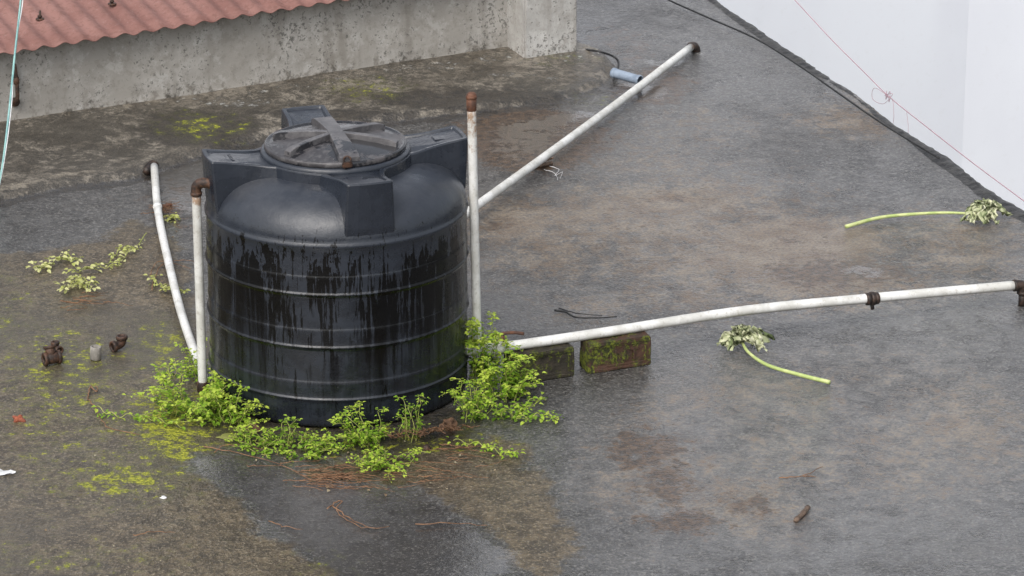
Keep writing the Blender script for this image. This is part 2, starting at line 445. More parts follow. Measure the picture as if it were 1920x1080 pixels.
att['brown'] = field([
    [(-300, 480), (0, 478), (120, 465), (215, 440), (240, 420), (300, 425), (350, 500), (395, 640), (420, 740), (600, 800), (560, 850), (440, 835), (350, 850), (360, 890), (450, 935), (470, 970), (500, 1010), (640, 1080), (700, 1300), (-500, 1300)],
    [(540, 885), (700, 850), (860, 815), (960, 830), (1010, 880), (1045, 930), (1068, 1000), (1060, 1090), (1040, 1300), (1100, 1300), (985, 1085), (960, 1030), (900, 985), (850, 950), (780, 905), (650, 905)],
    ], .22, X, Yv)
att['moss'] = field([
    (ell(320, 800, 130, 90), 1.), (ell(120, 710, 170, 120), .72), (ell(300, 650, 70, 60), 1.), (ell(230, 900, 150, 50), .95),
    (ell(20, 590, 70, 90), .75), (ell(120, 1050, 260, 50), .62), (ell(700, 830, 320, 45), .75), (ell(690, 185, 70, 14), 1.), (ell(370, 252, 90, 26), .9),
    (ell(1130, 190, 40, 10), .95), (ell(1040, 124, 60, 7), .9), (ell(600, 1065, 60, 30), .8), (ell(930, 790, 70, 30), .8), (ell(150, 800, 230, 180), .6)], .4, X, Yv)
att['puddle'] = field([
    [(350, 862), (480, 850), (600, 905), (760, 905), (850, 955), (955, 1040), (990, 1300), (700, 1300), (620, 1080), (490, 975)],
    ([(900, 232), (1000, 212), (1130, 190), (1100, 240), (1030, 290), (960, 330), (895, 350)], .62),
    ([(270, 330), (395, 290), (520, 275), (395, 420), (310, 400)], .9),
    (ell(1600, 508, 46, 12), .75), (ell(1410, 522, 30, 9), .8), (ell(1490, 530, 22, 6), .8), (ell(1200, 170, 60, 16), .8), (ell(1260, 115, 50, 12), .7),
    (ell(1230, 830, 50, 14), .6), (ell(1270, 970, 60, 16), .6)], .22, X, Yv)
att['tan'] = field([
    (ell(1500, 455, 170, 50), 1.), (ell(1280, 378, 130, 28), .95), (ell(960, 415, 90, 40), .9), (ell(1560, 530, 200, 45), .8), (ell(1050, 480, 160, 60), .65),
    (ell(1600, 230, 80, 25), .95), (ell(1250, 900, 130, 100), .55), (ell(1400, 950, 80, 40), .8), (ell(1600, 800, 400, 180), .36), (ell(1250, 560, 250, 50), .55), (ell(1780, 470, 160, 80), .6), (ell(1300, 450, 420, 130), .5), (ell(1350, 300, 300, 120), .3)], .7, X, Yv)
att['stain'] = field([
    (ell(1215, 845, 80, 40), 1.), (ell(1250, 910, 60, 46), .95), (ell(1285, 980, 85, 26), 1.), (ell(1400, 948, 60, 26), .85), (ell(1570, 512, 150, 34), .85),
    (ell(1215, 160, 90, 40), .85), (ell(1000, 262, 150, 66), 1.), (ell(1500, 450, 90, 26), .5), (ell(1270, 380, 60, 16), .6), (ell(930, 420, 50, 20), .7), (ell(1240, 575, 70, 12), .65), (ell(1160, 770, 30, 14), .7), (ell(1620, 765, 80, 14), .6),
    (ell(330, 390, 100, 60), .5), (ell(1150, 90, 120, 50), .5), (ell(1560, 745, 50, 12), .6), (ell(1350, 420, 320, 100), .33), (ell(1820, 720, 150, 60), .25)], .3, X, Yv)
att['white'] = field([
    ([(-100, 262), (0, 248), (500, 180), (955, 112), (1100, 104), (1150, 112), (1130, 134), (960, 145), (700, 172), (540, 195), (380, 215), (0, 265), (-100, 275)], .8),
    (ell(430, 212, 130, 12), .9), (ell(970, 158, 140, 10), .85), (ell(1310, 100, 24, 12), 1.1), (ell(100, 290, 120, 20), .4), (ell(210, 604, 14, 5), 1.)], .16, X, Yv)
att['pale'] = field([
    (ell(1500, 900, 600, 260), .6), (ell(1750, 650, 400, 160), .55), (ell(1150, 330, 100, 50), .5), (ell(1100, 800, 120, 80), .5), (ell(620, 950, 190, 100), .95), (ell(150, 430, 260, 40), .4)], 1.0, X, Yv)
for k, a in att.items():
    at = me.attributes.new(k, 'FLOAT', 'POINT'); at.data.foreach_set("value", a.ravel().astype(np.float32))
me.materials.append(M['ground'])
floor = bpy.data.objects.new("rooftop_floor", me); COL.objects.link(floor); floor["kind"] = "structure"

# tar edge
mb = MB(); vs = []; fs = []; ns = 1100; cs = 9
for i in range(ns):
    y = -3.2+10.7*i/(ns-1); xe = xedge(y)
    a = mn.noise(Vector((0, y*3, 0))); b = mn.noise(Vector((3, y*11, 0))); c = mn.noise(Vector((7, y*34, 0)))
    wv = .032+.02*a+.006*b; out = .010*a+.009*b+.004*c
    hgt = .007+.004*b+.002*c
    prof = [(-wv-.04, -.008), (-wv, .003+.001*c), (-wv*.75, hgt*.6+.001*c), (-wv*.4, hgt*(1+.2*c)), (0+out*.6, hgt*.8), (.012+out, hgt*.2), (.017+out, -.03), (.012+out*.6, -.08+.02*b), (.008, -.35)]
    for q, (dx, dz) in enumerate(prof):
        jx = mn.noise(Vector((q*5.1, y*22, 2)))*.0025
        vs.append((xe+dx+jx, y, dz+mn.noise(Vector((q*3.3, y*26, 9)))*.002))
for i in range(ns-1):
    for k in range(cs-1):
        a = i*cs+k; fs.append((a, a+1, a+cs+1, a+cs))
mb.add(vs, fs, True)
e = mb.obj("roof_edge_kerb", M['tar']); e["kind"] = "structure"

mb = MB()
a, b = xedge(-3.2)-.05, xedge(7.5)-.05
vs = [(-3.6, -3.2, -.06), (a, -3.2, -.06), (b, 7.5, -.06), (-3.6, 7.5, -.06), (-3.6, -3.2, -7), (a, -3.2, -7), (b, 7.5, -7), (-3.6, 7.5, -7)]
mb.add(vs, [(0, 1, 2, 3), (0, 4, 5, 1), (1, 5, 6, 2), (2, 6, 7, 3), (3, 7, 4, 0)], False)
bl = mb.obj("building_walls", M['under'], label="plastered building carrying the flat wet rooftop", category="building")
mb = MB(); mb.add([(-400, -400, -7.01), (400, -400, -7.01), (400, 400, -7.01), (-400, 400, -7.01)], [(0, 1, 2, 3)], False)
gobj = mb.obj("ground", M['street']); gobj["kind"] = "structure"

# ------------------------------------------------------------------ eave line, then the low parapet wall beneath it
e0 = Y(0, 101, (wall_pt(0, .09)).y); e1p = wall_pt(WL*.66, .09); e1 = Y(610, -2, e1p.y)
p0 = wall_pt(0, .09)
s0 = 0; z0 = e0.z; s1 = (Vector((e1.x, e1.y, 0))-p0).dot(wd); z1 = e1.z
def eave_z(s): return z0+(z1-z0)*(s-s0)/(s1-s0)
mb = MB(); ns = 160; hs_ = 14
sA, sB = -1.8, WL+.12
vs = []; fs = []
for i in range(ns+1):
    s = sA+(sB-sA)*i/ns
    tz = eave_z(s)-.006
    for k in range(hs_+1):
        z = -.03+(tz+.03)*k/hs_
        off = mn.noise(Vector((s*3, z*5, 0)))*.008+mn.noise(Vector((s*14, z*14, 4)))*.003 + (.02*max(0, 1-z/.06) if z < .06 else 0)
        vs.append(wall_pt(s, off, z))
for i in range(ns):
    for k in range(hs_):
        a = i*(hs_+1)+k; fs.append((a, a+hs_+1, a+hs_+2, a+1))
nb = len(vs)
for s in (sA, sB):
    top = eave_z(s)-.006
    vs += [wall_pt(s, 0, top), wall_pt(s, -.14, top), wall_pt(s, -.14, -.03), wall_pt(s, 0, -.03)]
fs += [(nb, nb+4, nb+5, nb+1), (nb+1, nb+5, nb+6, nb+2), (nb, nb+1, nb+2, nb+3), (nb+4, nb+7, nb+6, nb+5)]
mb.add(vs, fs, False)
mb.sm = [True]*(len(fs)-4)+[False]*4
mb.obj("parapet_wall", M['wall'], origin=W1, label="low weathered grey cement wall under the corrugated roof", category="wall")

mb = MB(); P = wall_pt(WL+.125, .015, 0)
rotm = Matrix.Translation(Vector((P.x, P.y, -.02))) @ Matrix.Rotation(math.atan2(wd.y, wd.x), 4, 'Z')
box(mb, rotm, .27, .3, 1.0, .008, .006, 6)
box(mb, rotm @ Matrix.Translation((0, 0, 1.0)), .34, .37, .08, .008, .003, 2)
mb.obj("concrete_pillar", M['pillar'], origin=P, label="square limewashed concrete pillar at the end of the wall", category="pillar")

# corrugated roof
mb = MB()
pitchc = .09; na = int((WL+1.7)/pitchc*12); nd = 24; vs = []; fs = []
for i in range(na+1):
    s = -1.7+(WL+1.6)*i/na
    ze = eave_z(s)
    wv = .007*math.cos(2*math.pi*s/pitchc)
    for k in range(nd+1):
        d = 2.4*k/nd
        ragged = (.007*mn.noise(Vector((s*9, 0, 0)))+.005*mn.noise(Vector((s*30, 2, 0)))) if k == 0 else 0
        vs.append(wall_pt(s, .09-d+ragged, ze+d*.16+wv+.002*mn.noise(Vector((s*2, d*2, 0)))))
for i in range(na):
    for k in range(nd):
        a = i*(nd+1)+k; fs.append((a, a+nd+1, a+nd+2, a+1))
mb.add(vs, fs, True)
sheet = mb.obj("corrugated_roof", M['sheet'], origin=wall_pt(0, 0, .35), label="faded red corrugated metal roof sheet above the cement wall", category="roof")
so_ = sheet.modifiers.new("t", 'SOLIDIFY'); so_.thickness = .0025
for (u, v) in ((75, 38), (210, 10), (-60, 60)):
    best = None
    for q in range(400):
        p = Y(u, v, 1.5+q*.012); rel = Vector((p.x, p.y, 0))-Vector((W1.x, W1.y, 0)); s = rel.dot(wd); d = .09-rel.dot(wn_)
        if d < 0: continue
        zs = eave_z(s)+d*.16
        if best is None or abs(p.z-zs) < best[0]: best = (abs(p.z-zs), p, zs)
    p = best[1]; p.z = best[2]
    m2 = MB(); collar(m2, p+Vector((0, 0, .008)), (0, 0, 1), .018, .006); tube(m2, [p+Vector((0, 0, .005)), p+Vector((.002, 0, .045))], .0045, 8); collar(m2, p+Vector((0, 0, .02)), (0, 0, 1), .01, .01, 6)
    m2.obj("roofing_bolt", M['rust'], parent=sheet, origin=p)

mb = MB(); p = wall_pt(.07, .02, .22)
tube(mb, catmull([wall_pt(.07, -.01, .14), wall_pt(.07, .035, .15), wall_pt(.072, .04, .22), wall_pt(.068, .03, .31)], 6), .009, 8)
collar(mb, wall_pt(.07, .012, .14), wn_, .02, .012); collar(mb, wall_pt(.07, .036, .24), (0, 0, 1), .014, .03)
mb.obj("pipe_bracket", M['rust'], origin=p, label="rusty iron bracket fixed to the cement wall", category="bracket")
for j, (dx, rr, mt, nm, lab) in enumerate(((0, .0045, 'cable', "hanging_cable", "teal sheathed cable hanging past the corrugated roof"), (.012, .002, 'plasticwhite', "hanging_cable", "thin pale cable running beside the teal one"))):
    mb = MB()
    pts = [Y(44-dx*200, -60, 2.55)+Vector((dx, 0, 0)), Y(38, 10, 2.5)+Vector((dx*.7, 0, 0)), Y(28, 100, 2.42)+Vector((-dx*.2, 0, 0)), Y(18, 200, 2.2)+Vector((dx*.6, 0, 0)), Y(3, 320, 2.0)+Vector((dx*.3, 0, 0)), Y(-20, 420, 1.8)]
    g = G(-40, 470, .01); pts.append(g)
    tube(mb, catmull(pts, 8), rr, 8)
    mb.obj(nm, M[mt], origin=g, label=lab, category="cable", group="cables hanging over the wall")

# ------------------------------------------------------------------ white neighbour building
mb = MB()
fd = wd.copy(); fn = wn_.copy(); c0 = Vector((xedge(7.6)+.2, 8.3, 0))
def fp(s, off, z): return c0+fd*s+fn*off+Vector((0, 0, z))
def s_at(u):
    lo, hi = -3, 14
    for _ in range(50):
        m = (lo+hi)/2; p = fp(m, 0, 0)-CAM
        fw = p.y*cp-p.z*sp; uu = 960+p.x/fw*F
        if uu < u: lo = m
        else: hi = m
    return lo
sb = s_at(1835)
outl = [(-2.2, -3), (-2.2, 0), (sb, 0), (9, .9), (9, -3)]
vs = []
for z in (-7, 4.2):
    for s, o in outl: vs.append(fp(s, o, z))
n_ = len(outl); fs = [(i, (i+1) % n_, n_+(i+1) % n_, n_+i) for i in range(n_)]+[tuple(range(n_, 2*n_))]
mb.add(vs, fs, False)
nbld = empty("neighbour_building", c0, label="white painted plaster building beyond the roof edge", category="building")
mb.obj("wall", M['facade'], parent=nbld, origin=c0)
mb = MB(); vs = []
for z in (4.2, 4.35):
    for s, o in [(-2.3, -3.1), (-2.3, .12), (sb, .12), (9.1, 1.1), (9.1, -3.1)]: vs.append(fp(s, o, z+.002))
mb.add(vs, [(i, (i+1) % 5, 5+(i+1) % 5, 5+i) for i in range(5)]+[tuple(range(5, 10)), tuple(range(4, -1, -1))], False)
mb.obj("cornice", M['facade'], parent=nbld, origin=c0)

# ------------------------------------------------------------------ water tank
tank = empty("water_tank", (0, 0, 0), label="black ribbed plastic water tank with round lid, wet streaks", category="water tank")
prof = [(.001, 0), (.42, 0), (.436, .008), (.4395, .02), (.4405, .04), (.4405, .08)]
for zb in (.105, .29, .475):
    prof += [(.4405, zb-.016), (.4412, zb-.010), (.4445, zb-.004), (.4470, zb), (.4468, zb+.0025), (.4430, zb+.0055), (.4422, zb+.009), (.4422, zb+.018), (.4422, zb+.054), (.4426, zb+.061), (.4412, zb+.0640), (.4405, zb+.068), (.4405, zb+.075)]
prof += [(.4405, .60), (.441, .630), (.4445, .637), (.4455, .642), (.4445, .647), (.4415, .652)]
for i in range(0, 20):
    a = math.pi/2*i/19; prof.append((.248+.192*math.cos(a)**1.0, .655+.140*math.sin(a)**1.05))
prof += [(.001, .800)]
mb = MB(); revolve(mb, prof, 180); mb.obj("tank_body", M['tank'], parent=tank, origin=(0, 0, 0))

A0 = math.radians(17.5)
def star(hw, tip, flare, cr):
    pts = []
    for q in range(4):
        a = A0+q*math.pi/2; ca, sa_ = math.cos(a), math.sin(a)
        loc = []
        T0 = .232
        tc_ = math.sqrt(tip*tip-hw*hw)
        ts = [T0+(tc_-.005-T0)*i/10 for i in range(11)]
        def sw(t): 
            k = max(0, (.38-t)/(.38-T0)); return hw+flare*k*k
        for t in ts: loc.append((t, -sw(t)))
        for s in (-hw+.002, -hw+.007, -hw*.5, 0, hw*.5, hw-.007, hw-.002):
            loc.append((math.sqrt(tip*tip-s*s)-(.0015 if abs(s) > hw-.004 else 0), s))
        for t in reversed(ts): loc.append((t, sw(t)))
        for t, s in loc: pts.append((t*ca-s*sa_, t*sa_+s*ca))
        r0 = math.hypot(T0, sw(T0)); a0 = math.atan2(sw(T0), T0)
        for i in range(1, 6):
            aa = a+a0+(math.pi/2-2*a0)*i/6; rr = r0-cr*math.sin(math.pi*i/6); pts.append((rr*math.cos(aa), rr*math.sin(aa)))
    return pts
def ztop(x, y, base): 
    r = math.hypot(x, y); return base+.026*max(0, min(1, (r-.27)/.17))
layers = [(.62, .088, .430, .060), (.70, .084, .441, .050), (.78, .080, .447, .040), (.826, .0775, .449, .034), (.830, .076, .4475, .033), (.8315, .0735, .445, .032), (.8308, .063, .434, .029), (.825, .060, .431, .028)]
vs = []; fs = []; L = None
for zi, (z, hw, tip, fl) in enumerate(layers):
    for x, y in star(hw, tip, fl, .002):
        vs.append((x, y, ztop(x, y, z) if zi > 1 else z))
    L = L or len(vs)
for i in range(len(layers)-1):
    for k in range(L): fs.append((i*L+k, i*L+(k+1) % L, (i+1)*L+(k+1) % L, (i+1)*L+k))
o = (len(layers)-1)*L; base = len(vs)
for k in range(L):
    x, y, z = vs[o+k]; r = math.hypot(x, y); vs.append((x/r*.215, y/r*.215, .825))
for k in range(L): fs.append((o+k, o+(k+1) % L, base+(k+1) % L, base+k))
mb = MB(); mb.add(vs, fs, False)
revolve(mb, [(.2, .826), (.250, .805), (.2525, .830), (.2515, .840), (.246, .845), (.2, .845)], 96)
def arm_mat(q, t, s, z): 
    a = A0+q*math.pi/2; return Matrix.Rotation(a, 4, 'Z') @ Matrix.Translation((t, s, z))
for r_ in range(3):
    for c_ in range(5):
        box(mb, arm_mat(2, .36+r_*.02, -.03+c_*.015, .838), .012, .011, .006, .0015)
box(mb, arm_mat(0, .37, 0, .834), .06, .05, .010, .003)
st_ = mb.obj("tank_shoulder_frame", M['tank'], parent=tank, origin=(0, 0, 0))

lid = MB()
revolve(lid, [(.2, .845), (.236, .846), (.2395, .850), (.2395, .860), (.237, .864), (.230, .865), (.226, .861), (.222, .861), (.205, .864), (.15, .873), (.08, .880), (.001, .883)], 96)
lo_ = lid.obj("lid", M['lid'], parent=tank, origin=(0, 0, .846), label="round wet dark screw lid with raised spokes")
for ang, hw in ((105, .024), (45, .0105), (-12, .0105)):
    a = math.radians(ang); rb = MB(); vs = []; fs = []
    nseg = 20; tl = .228 if hw > .02 else .214
    for i in range(nseg+1):
        t = -tl+2*tl*i/nseg
        hh = hw*(1+.35*(abs(t)/.2)) 
        zt = .886-.015*(abs(t)/.205)**2+.014+(0 if i not in (0, nseg) else -.006)+(.002 if hw > .02 else 0)
        for s, z in ((-hh-.002, .855), (-hh, zt-.0015), (-hh+.002, zt), (hh-.002, zt), (hh, zt-.0015), (hh+.002, .855)):
            vs.append((t*math.cos(a)-s*math.sin(a), t*math.sin(a)+s*math.cos(a), z+ang*1e-5))
    for i in range(nseg):
        for k in range(5): fs.append((i*6+k, i*6+k+1, i*6+k+7, i*6+k+6))
    fs += [tuple(range(6)), tuple(range(nseg*6, nseg*6+6))[::-1]]
    rb.add(vs, fs, False)
    ro = rb.obj("lid_rib", M['lidrib'], parent=lo_); ro.location = (0, 0, -.846)
mb = MB(); a = math.radians(-78)
pl = Vector((.243*math.cos(a), .243*math.sin(a), .862))
box(mb, Matrix.Translation(pl+Vector((0, 0, -.012))) @ Matrix.Rotation(.5, 4, 'Z'), .034, .016, .018, .003, .001)
tube(mb, catmull([pl+Vector((-.011, .003, .004)), pl+Vector((-.011, .005, .018)), pl+Vector((0, .006, .024)), pl+Vector((.011, .005, .018)), pl+Vector((.011, .003, .004))], 5), .003, 8)
pad = mb.obj("padlock", M['rust'], origin=pl); pad.parent = lo_; pad.location = pl-Vector((0, 0, .846)); pad["label"] = "small rusty padlock fastening the tank lid"

# ------------------------------------------------------------------ pipes
PR = .0155
bC = Vector((-.462, -.10, 0)); tC = Y(368, 360, -.14)
mb = MB()
tube(mb, [bC.lerp(tC, i/20) for i in range(21)], PR, 20, rust=lambda t: .75 if t > .96 else (.62-.5*(1-t)*4 if t > .75 else (.6 if t < .06 else .05)))
riser = mb.obj("riser_pipe", M['pipe'], origin=bC, label="white upright inlet pipe with brown elbow entering the tank", category="pipe")
mb = MB(); path = catmull([tC-Vector((0, 0, .008)), tC+Vector((.000, 0, .012)), tC+Vector((.006, -.002, .026)), tC+Vector((.022, -.006, .034)), Vector((tC.x+.05, -.15, tC.z+.035))], 6)
tube(mb, path, .0175, 20); collar(mb, tC-Vector((0, 0, .006)), (0, 0, 1), .0195, .014); collar(mb, Vector((tC.x+.050, -.15, tC.z+.035)), (1, 0, 0), .0215, .016)
tube(mb, [Vector((tC.x+.05, -.15, tC.z+.035)), Vector((tC.x+.13, -.15, tC.z+.035))], .014, 16)
mb.obj("elbow", M['rust'], parent=riser, origin=tC)
mb = MB(); collar(mb, bC+Vector((0, 0, .02)), tC-bC, .020, .04); mb.obj("coupling", M['rust'], parent=riser, origin=bC)

bD = Vector((.476, .0, .02)); tD = Y(884, 196, .0)
mb = MB(); tube(mb, [bD.lerp(tD, i/24) for i in range(25)], PR, 20, rust=lambda t: max(0., (t-.68)*2.3) if t > .68 else 0.05)
vent = mb.obj("vent_pipe", M['pipe'], origin=bD, label="white upright vent pipe with rusty cap beside the tank", category="pipe")
mb = MB(); collar(mb, tD, (0, 0, 1), .0172, .045); collar(mb, tD+Vector((0, 0, .026)), (0, 0, 1), .019, .012)
revolve(mb, [(.017, .031), (.016, .038), (.010, .042), (.001, .044)], 20, Matrix.Translation(tD))
mb.obj("cap", M['rustred'], parent=vent, origin=tD)

pB = [(905, 656, .125), (1020, 640, .126), (1160, 619, .126), (1400, 582, .118), (1635, 559, .10), (1780, 546, .09), (1905, 535, .085)]
PB = catmull([G(u, v, z) for u, v, z in pB], 8)
mb = MB(); tube(mb, PB, .0175, 22, rust=lambda t: .3 if t < .06 else (.42 if .1 < t < .12 else .12))
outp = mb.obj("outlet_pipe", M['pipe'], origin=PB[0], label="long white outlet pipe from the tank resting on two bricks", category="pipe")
d0 = (PB[1]-PB[0]).normalized()
mb = MB(); collar(mb, PB[0]+d0*.055, d0, .0225, .04); collar(mb, PB[0]+d0*.02, d0, .025, .02, 8); tube(mb, [Vector((.41, PB[0].y-.01, .125)), PB[0]], .017, 16)
mb.obj("coupling", M['pipe'], parent=outp, origin=PB[0])
mb = MB(); q = PB[0]+d0*.07+Vector((0, .01, .02))
collar(mb, q, (0, 0, 1), .01, .04)
tube(mb, catmull([q+Vector((-.03, 0, .016)), q+Vector((0, 0, .026)), q+Vector((.04, .01, .026)), q+Vector((.075, .02, .018))], 5), .006, 8)
mb.obj("valve_handle", M['rustred'], parent=outp, origin=q)
pu_ = G(1635, 560, .10); dU = (G(1700, 553, .097)-G(1560, 567, .104)).normalized()
mb = MB(); collar(mb, pu_, dU, .0265, .016, 8); collar(mb, pu_+dU*.016, dU, .0225, .016); collar(mb, pu_-dU*.016, dU, .0225, .016)
tube(mb, [pu_+Vector((0, 0, -.02)), pu_+Vector((.004, 0, -.04))], .007, 10)
mb.obj("union_joint", M['darkrust'], parent=outp, origin=pu_)
pe = PB[-1]; dE = (PB[-1]-PB[-2]).normalized()
mb = MB(); tube(mb, catmull([pe-dE*.01, pe+dE*.010, pe+dE*.024+Vector((0, 0, -.006)), pe+dE*.028+Vector((0, 0, -.032))], 6), .0195, 18); collar(mb, pe-dE*.005, dE, .0225, .012); collar(mb, pe+dE*.028+Vector((0, 0, -.03)), (0, 0, 1), .0215, .012)
tube(mb, [pe+dE*.028+Vector((0, 0, -.03)), pe+dE*.028+Vector((0, 0, -.085))], .014, 14)
mb.obj("elbow", M['darkrust'], parent=outp, origin=pe)

f1 = G(1296, 88, .03); f0 = G(880, 396, .06); f00 = f0+(f0-f1).normalized()*.35
far = [f00, f0, f0.lerp(f1, .33)+Vector((0, 0, -.006)), f0.lerp(f1, .66)+Vector((0, 0, -.008)), f1]
PF = catmull(far, 8)
mb = MB(); tube(mb, PF, .0175, 20, rust=lambda t: .45 if t > .93 else .1)
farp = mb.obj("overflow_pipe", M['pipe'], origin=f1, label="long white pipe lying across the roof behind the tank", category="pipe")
dF = (f1-f0).normalized()
mb = MB(); tube(mb, catmull([f1-dF*.01, f1+dF*.02, f1+dF*.035+Vector((.008, 0, -.012)), f1+dF*.04+Vector((.012, 0, -.04))], 5), .0195, 16); collar(mb, f1, dF, .022, .016)
mb.obj("end_cap", M['darkrust'], parent=farp, origin=f1)

pE = [(289, 312, .03), (297, 400, .03), (318, 500, .035), (344, 600, .035), (384, 712, .03)]
PE = catmull([G(*q) for q in pE], 8)
mb = MB(); tube(mb, PE, .0155, 18, rust=lambda t: .3 if t < .08 else .08)
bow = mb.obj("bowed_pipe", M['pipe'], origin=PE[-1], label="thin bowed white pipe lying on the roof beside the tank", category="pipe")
mb = MB(); q = PE[0]; tube(mb, catmull([q+Vector((.003, .015, .0)), q+Vector((-.010, .035, 0)), q+Vector((-.024, .01, -.004)), q+Vector((-.026, -.05, -.006))], 5), .0155, 14)
mb.obj("elbow", M['darkrust'], parent=bow, origin=q)
mb = MB(); collar(mb, PE[7], (PE[8]-PE[6]), .018, .03); mb.obj("coupling", M['pipe'], parent=bow, origin=PE[7])

# ------------------------------------------------------------------ bricks
def make_brick(pl_, pr_, mat, label, extra=0):
    c = (pl_+pr_)/2; ang = math.atan2((pr_-pl_).y, (pr_-pl_).x)
    m = Matrix.Translation(Vector((c.x, c.y, .001))) @ Matrix.Rotation(ang, 4, 'Z') @ Matrix.Translation((0, .040, 0))
    mb = MB(); L2 = (pr_-pl_).length
    import bmesh
    bm = bmesh.new(); bmesh.ops.create_cube(bm, size=1)
    for v in bm.verts: v.co = Vector((v.co.x*L2, v.co.y*.080, (v.co.z+.5)*.108))
    bm.faces.ensure_lookup_table()
    ff = [f for f in bm.faces if f.normal.y < -.9]
    bmesh.ops.inset_region(bm, faces=ff, thickness=.020, depth=0)
    bmesh.ops.inset_region(bm, faces=ff, thickness=.004, depth=-.007)
    bmesh.ops.bevel(bm, geom=[e for e in bm.edges if all(abs(v.co.y) > .035 for v in e.verts) or e.calc_length() > .05], offset=.0035, segments=2, affect='EDGES')
    bmesh.ops.triangulate(bm, faces=bm.faces[:])
    bmesh.ops.subdivide_edges(bm, edges=[e for e in bm.edges if e.calc_length() > .02], cuts=3, use_grid_fill=True)
    for v in bm.verts: v.co += mn.noise_vector(v.co*22+Vector((L2*90, extra, 1)))*.0036
    for i, v in enumerate(bm.verts): v.index = i
    mb.add([m @ v.co for v in bm.verts], [[v.index for v in f.verts] for f in bm.faces], False); bm.free()
    ob = mb.obj("brick", mat, origin=c, label=label, category="brick", group="bricks propping the outlet pipe")
    return ob, m
b1, m1 = make_brick(G(960, 724), G(1077, 706), M['brickA'], "dark wet moss-covered brick under the white pipe", extra=3)
b2, m2_ = make_brick(G(1103, 702), G(1221, 685), M['brickB'], "reddish brick with mossy embossed face under the pipe", extra=9)
tcv = bpy.data.curves.new("txt", 'FONT'); tcv.body = "MNT"; tcv.size = .062; tcv.extrude = .0018; tcv.bevel_depth = .0008; tcv.align_x = 'CENTER'; tcv.space_character = 1.2
to = bpy.data.objects.new("txt", tcv); COL.objects.link(to); bpy.context.view_layer.update()
tm = bpy.data.meshes.new_from_object(to.evaluated_get(bpy.context.evaluated_depsgraph_get())); bpy.data.objects.remove(to)
mt = m2_ @ Matrix.Translation((0, -.0345, .030)) @ Matrix.Rotation(math.pi/2, 4, 'X')
tm.transform(Matrix.Translation(-b2.location) @ mt); tm.materials.clear(); tm.materials.append(M['brickB'])
tob = bpy.data.objects.new("embossed_lettering", tm); COL.objects.link(tob); tob.parent = b2

# ------------------------------------------------------------------ foliage builders
def leaf(mb, p, d, up, L, W, tint, fold=.25):
    d = d.normalized(); s = d.cross(up)
    if s.length < 1e-4: s = Vector((1, 0, 0))
    s.normalize(); n = s.cross(d).normalized()
    pts = [p, p+d*L*.28+s*W*.42+n*W*fold, p+d*L*.62+s*W*.45+n*W*fold*.8-n*L*.06, p+d*L-n*L*.16, p+d*L*.62-s*W*.45+n*W*fold*.8-n*L*.06, p+d*L*.28-s*W*.42+n*W*fold, p+d*L*.3, p+d*L*.64-n*L*.06]
    mb.add(pts, [(0, 1, 6), (1, 2, 7, 6), (2, 3, 7), (0, 6, 5), (6, 7, 4, 5), (7, 3, 4)], True, tint=tint)

def rnd_dir(flat=.4):
    a = R.uniform(0, 2*math.pi); return Vector((math.cos(a), math.sin(a), R.uniform(-flat, flat)))

def weed(u, v, rad, hgt, n, label, seed, lsize=.02, lean=(0, 0), dens=1.0, mat='leaf', stemmat='stem', name="weed", bright=.5, zc=0):
    R.seed(seed)
    c = G(u, v); e = empty(name, c, label=label, category="weed")
    fo = MB(); stm = MB()
    for i in range(n):
        a = R.uniform(0, 6.283); rr = rad*math.sqrt(R.random())*.6
        b = c+Vector((math.cos(a)*rr, math.sin(a)*rr, zc))
        if b.xy.length < .445: b.xy = b.xy.normalized()*.455
        hh = hgt*R.uniform(.25, 1.25)*(1-.45*rr/rad)
        out = Vector((math.cos(a), math.sin(a), 0))*rad*R.uniform(.15, .8)+Vector((lean[0], lean[1], 0))*R.uniform(.4, 1)
        P0 = [b]; 
        for k in range(1, 6):
            t = k/5; q = b+out*t**1.4+Vector((0, 0, hh*(math.sin(t*1.9)/math.sin(1.9))))+rnd_dir()*.010
            if q.xy.length < .46 and q.z < .8: q.xy = q.xy.normalized()*.463
            q.z = max(q.z, .006); P0.append(q)
        PP = catmull(P0, 3)
        tube(stm, PP, [max(.0007, .0017*(1-.6*j/len(PP))) for j in range(len(PP))], 5, False)
        m = int((hh+out.length)/.011*dens)+3; basein = R.random()
        for k in range(m):
            t = (k+1)/m; j = min(len(PP)-2, int(t*(len(PP)-1))); p = PP[j].lerp(PP[j+1], t*(len(PP)-1)-j)
            for side in (0, 1):
                d = rnd_dir(.35); d.z += .15
                Ls = .84*lsize*R.uniform(.35, 1.3)*(1.1-.35*t)
                q = p+d*R.uniform(.003, .010)
                if q.xy.length < .455: continue
                if q.z < .004: q.z = .004
                tint = min(1, max(0, bright*(.3+.8*t)+.4*basein+R.uniform(-.25, .22)+ (q.z/.2)*.2-.18))
                leaf(fo, q, d, Vector((R.uniform(-.4, .4), R.uniform(-.4, .4), 1)), Ls, Ls*R.uniform(.55, .85), tint)
    fo.obj("foliage", M[mat], parent=e, origin=c)
    if stm.v: stm.obj("stem", M[stemmat], parent=e, origin=c)
    return e

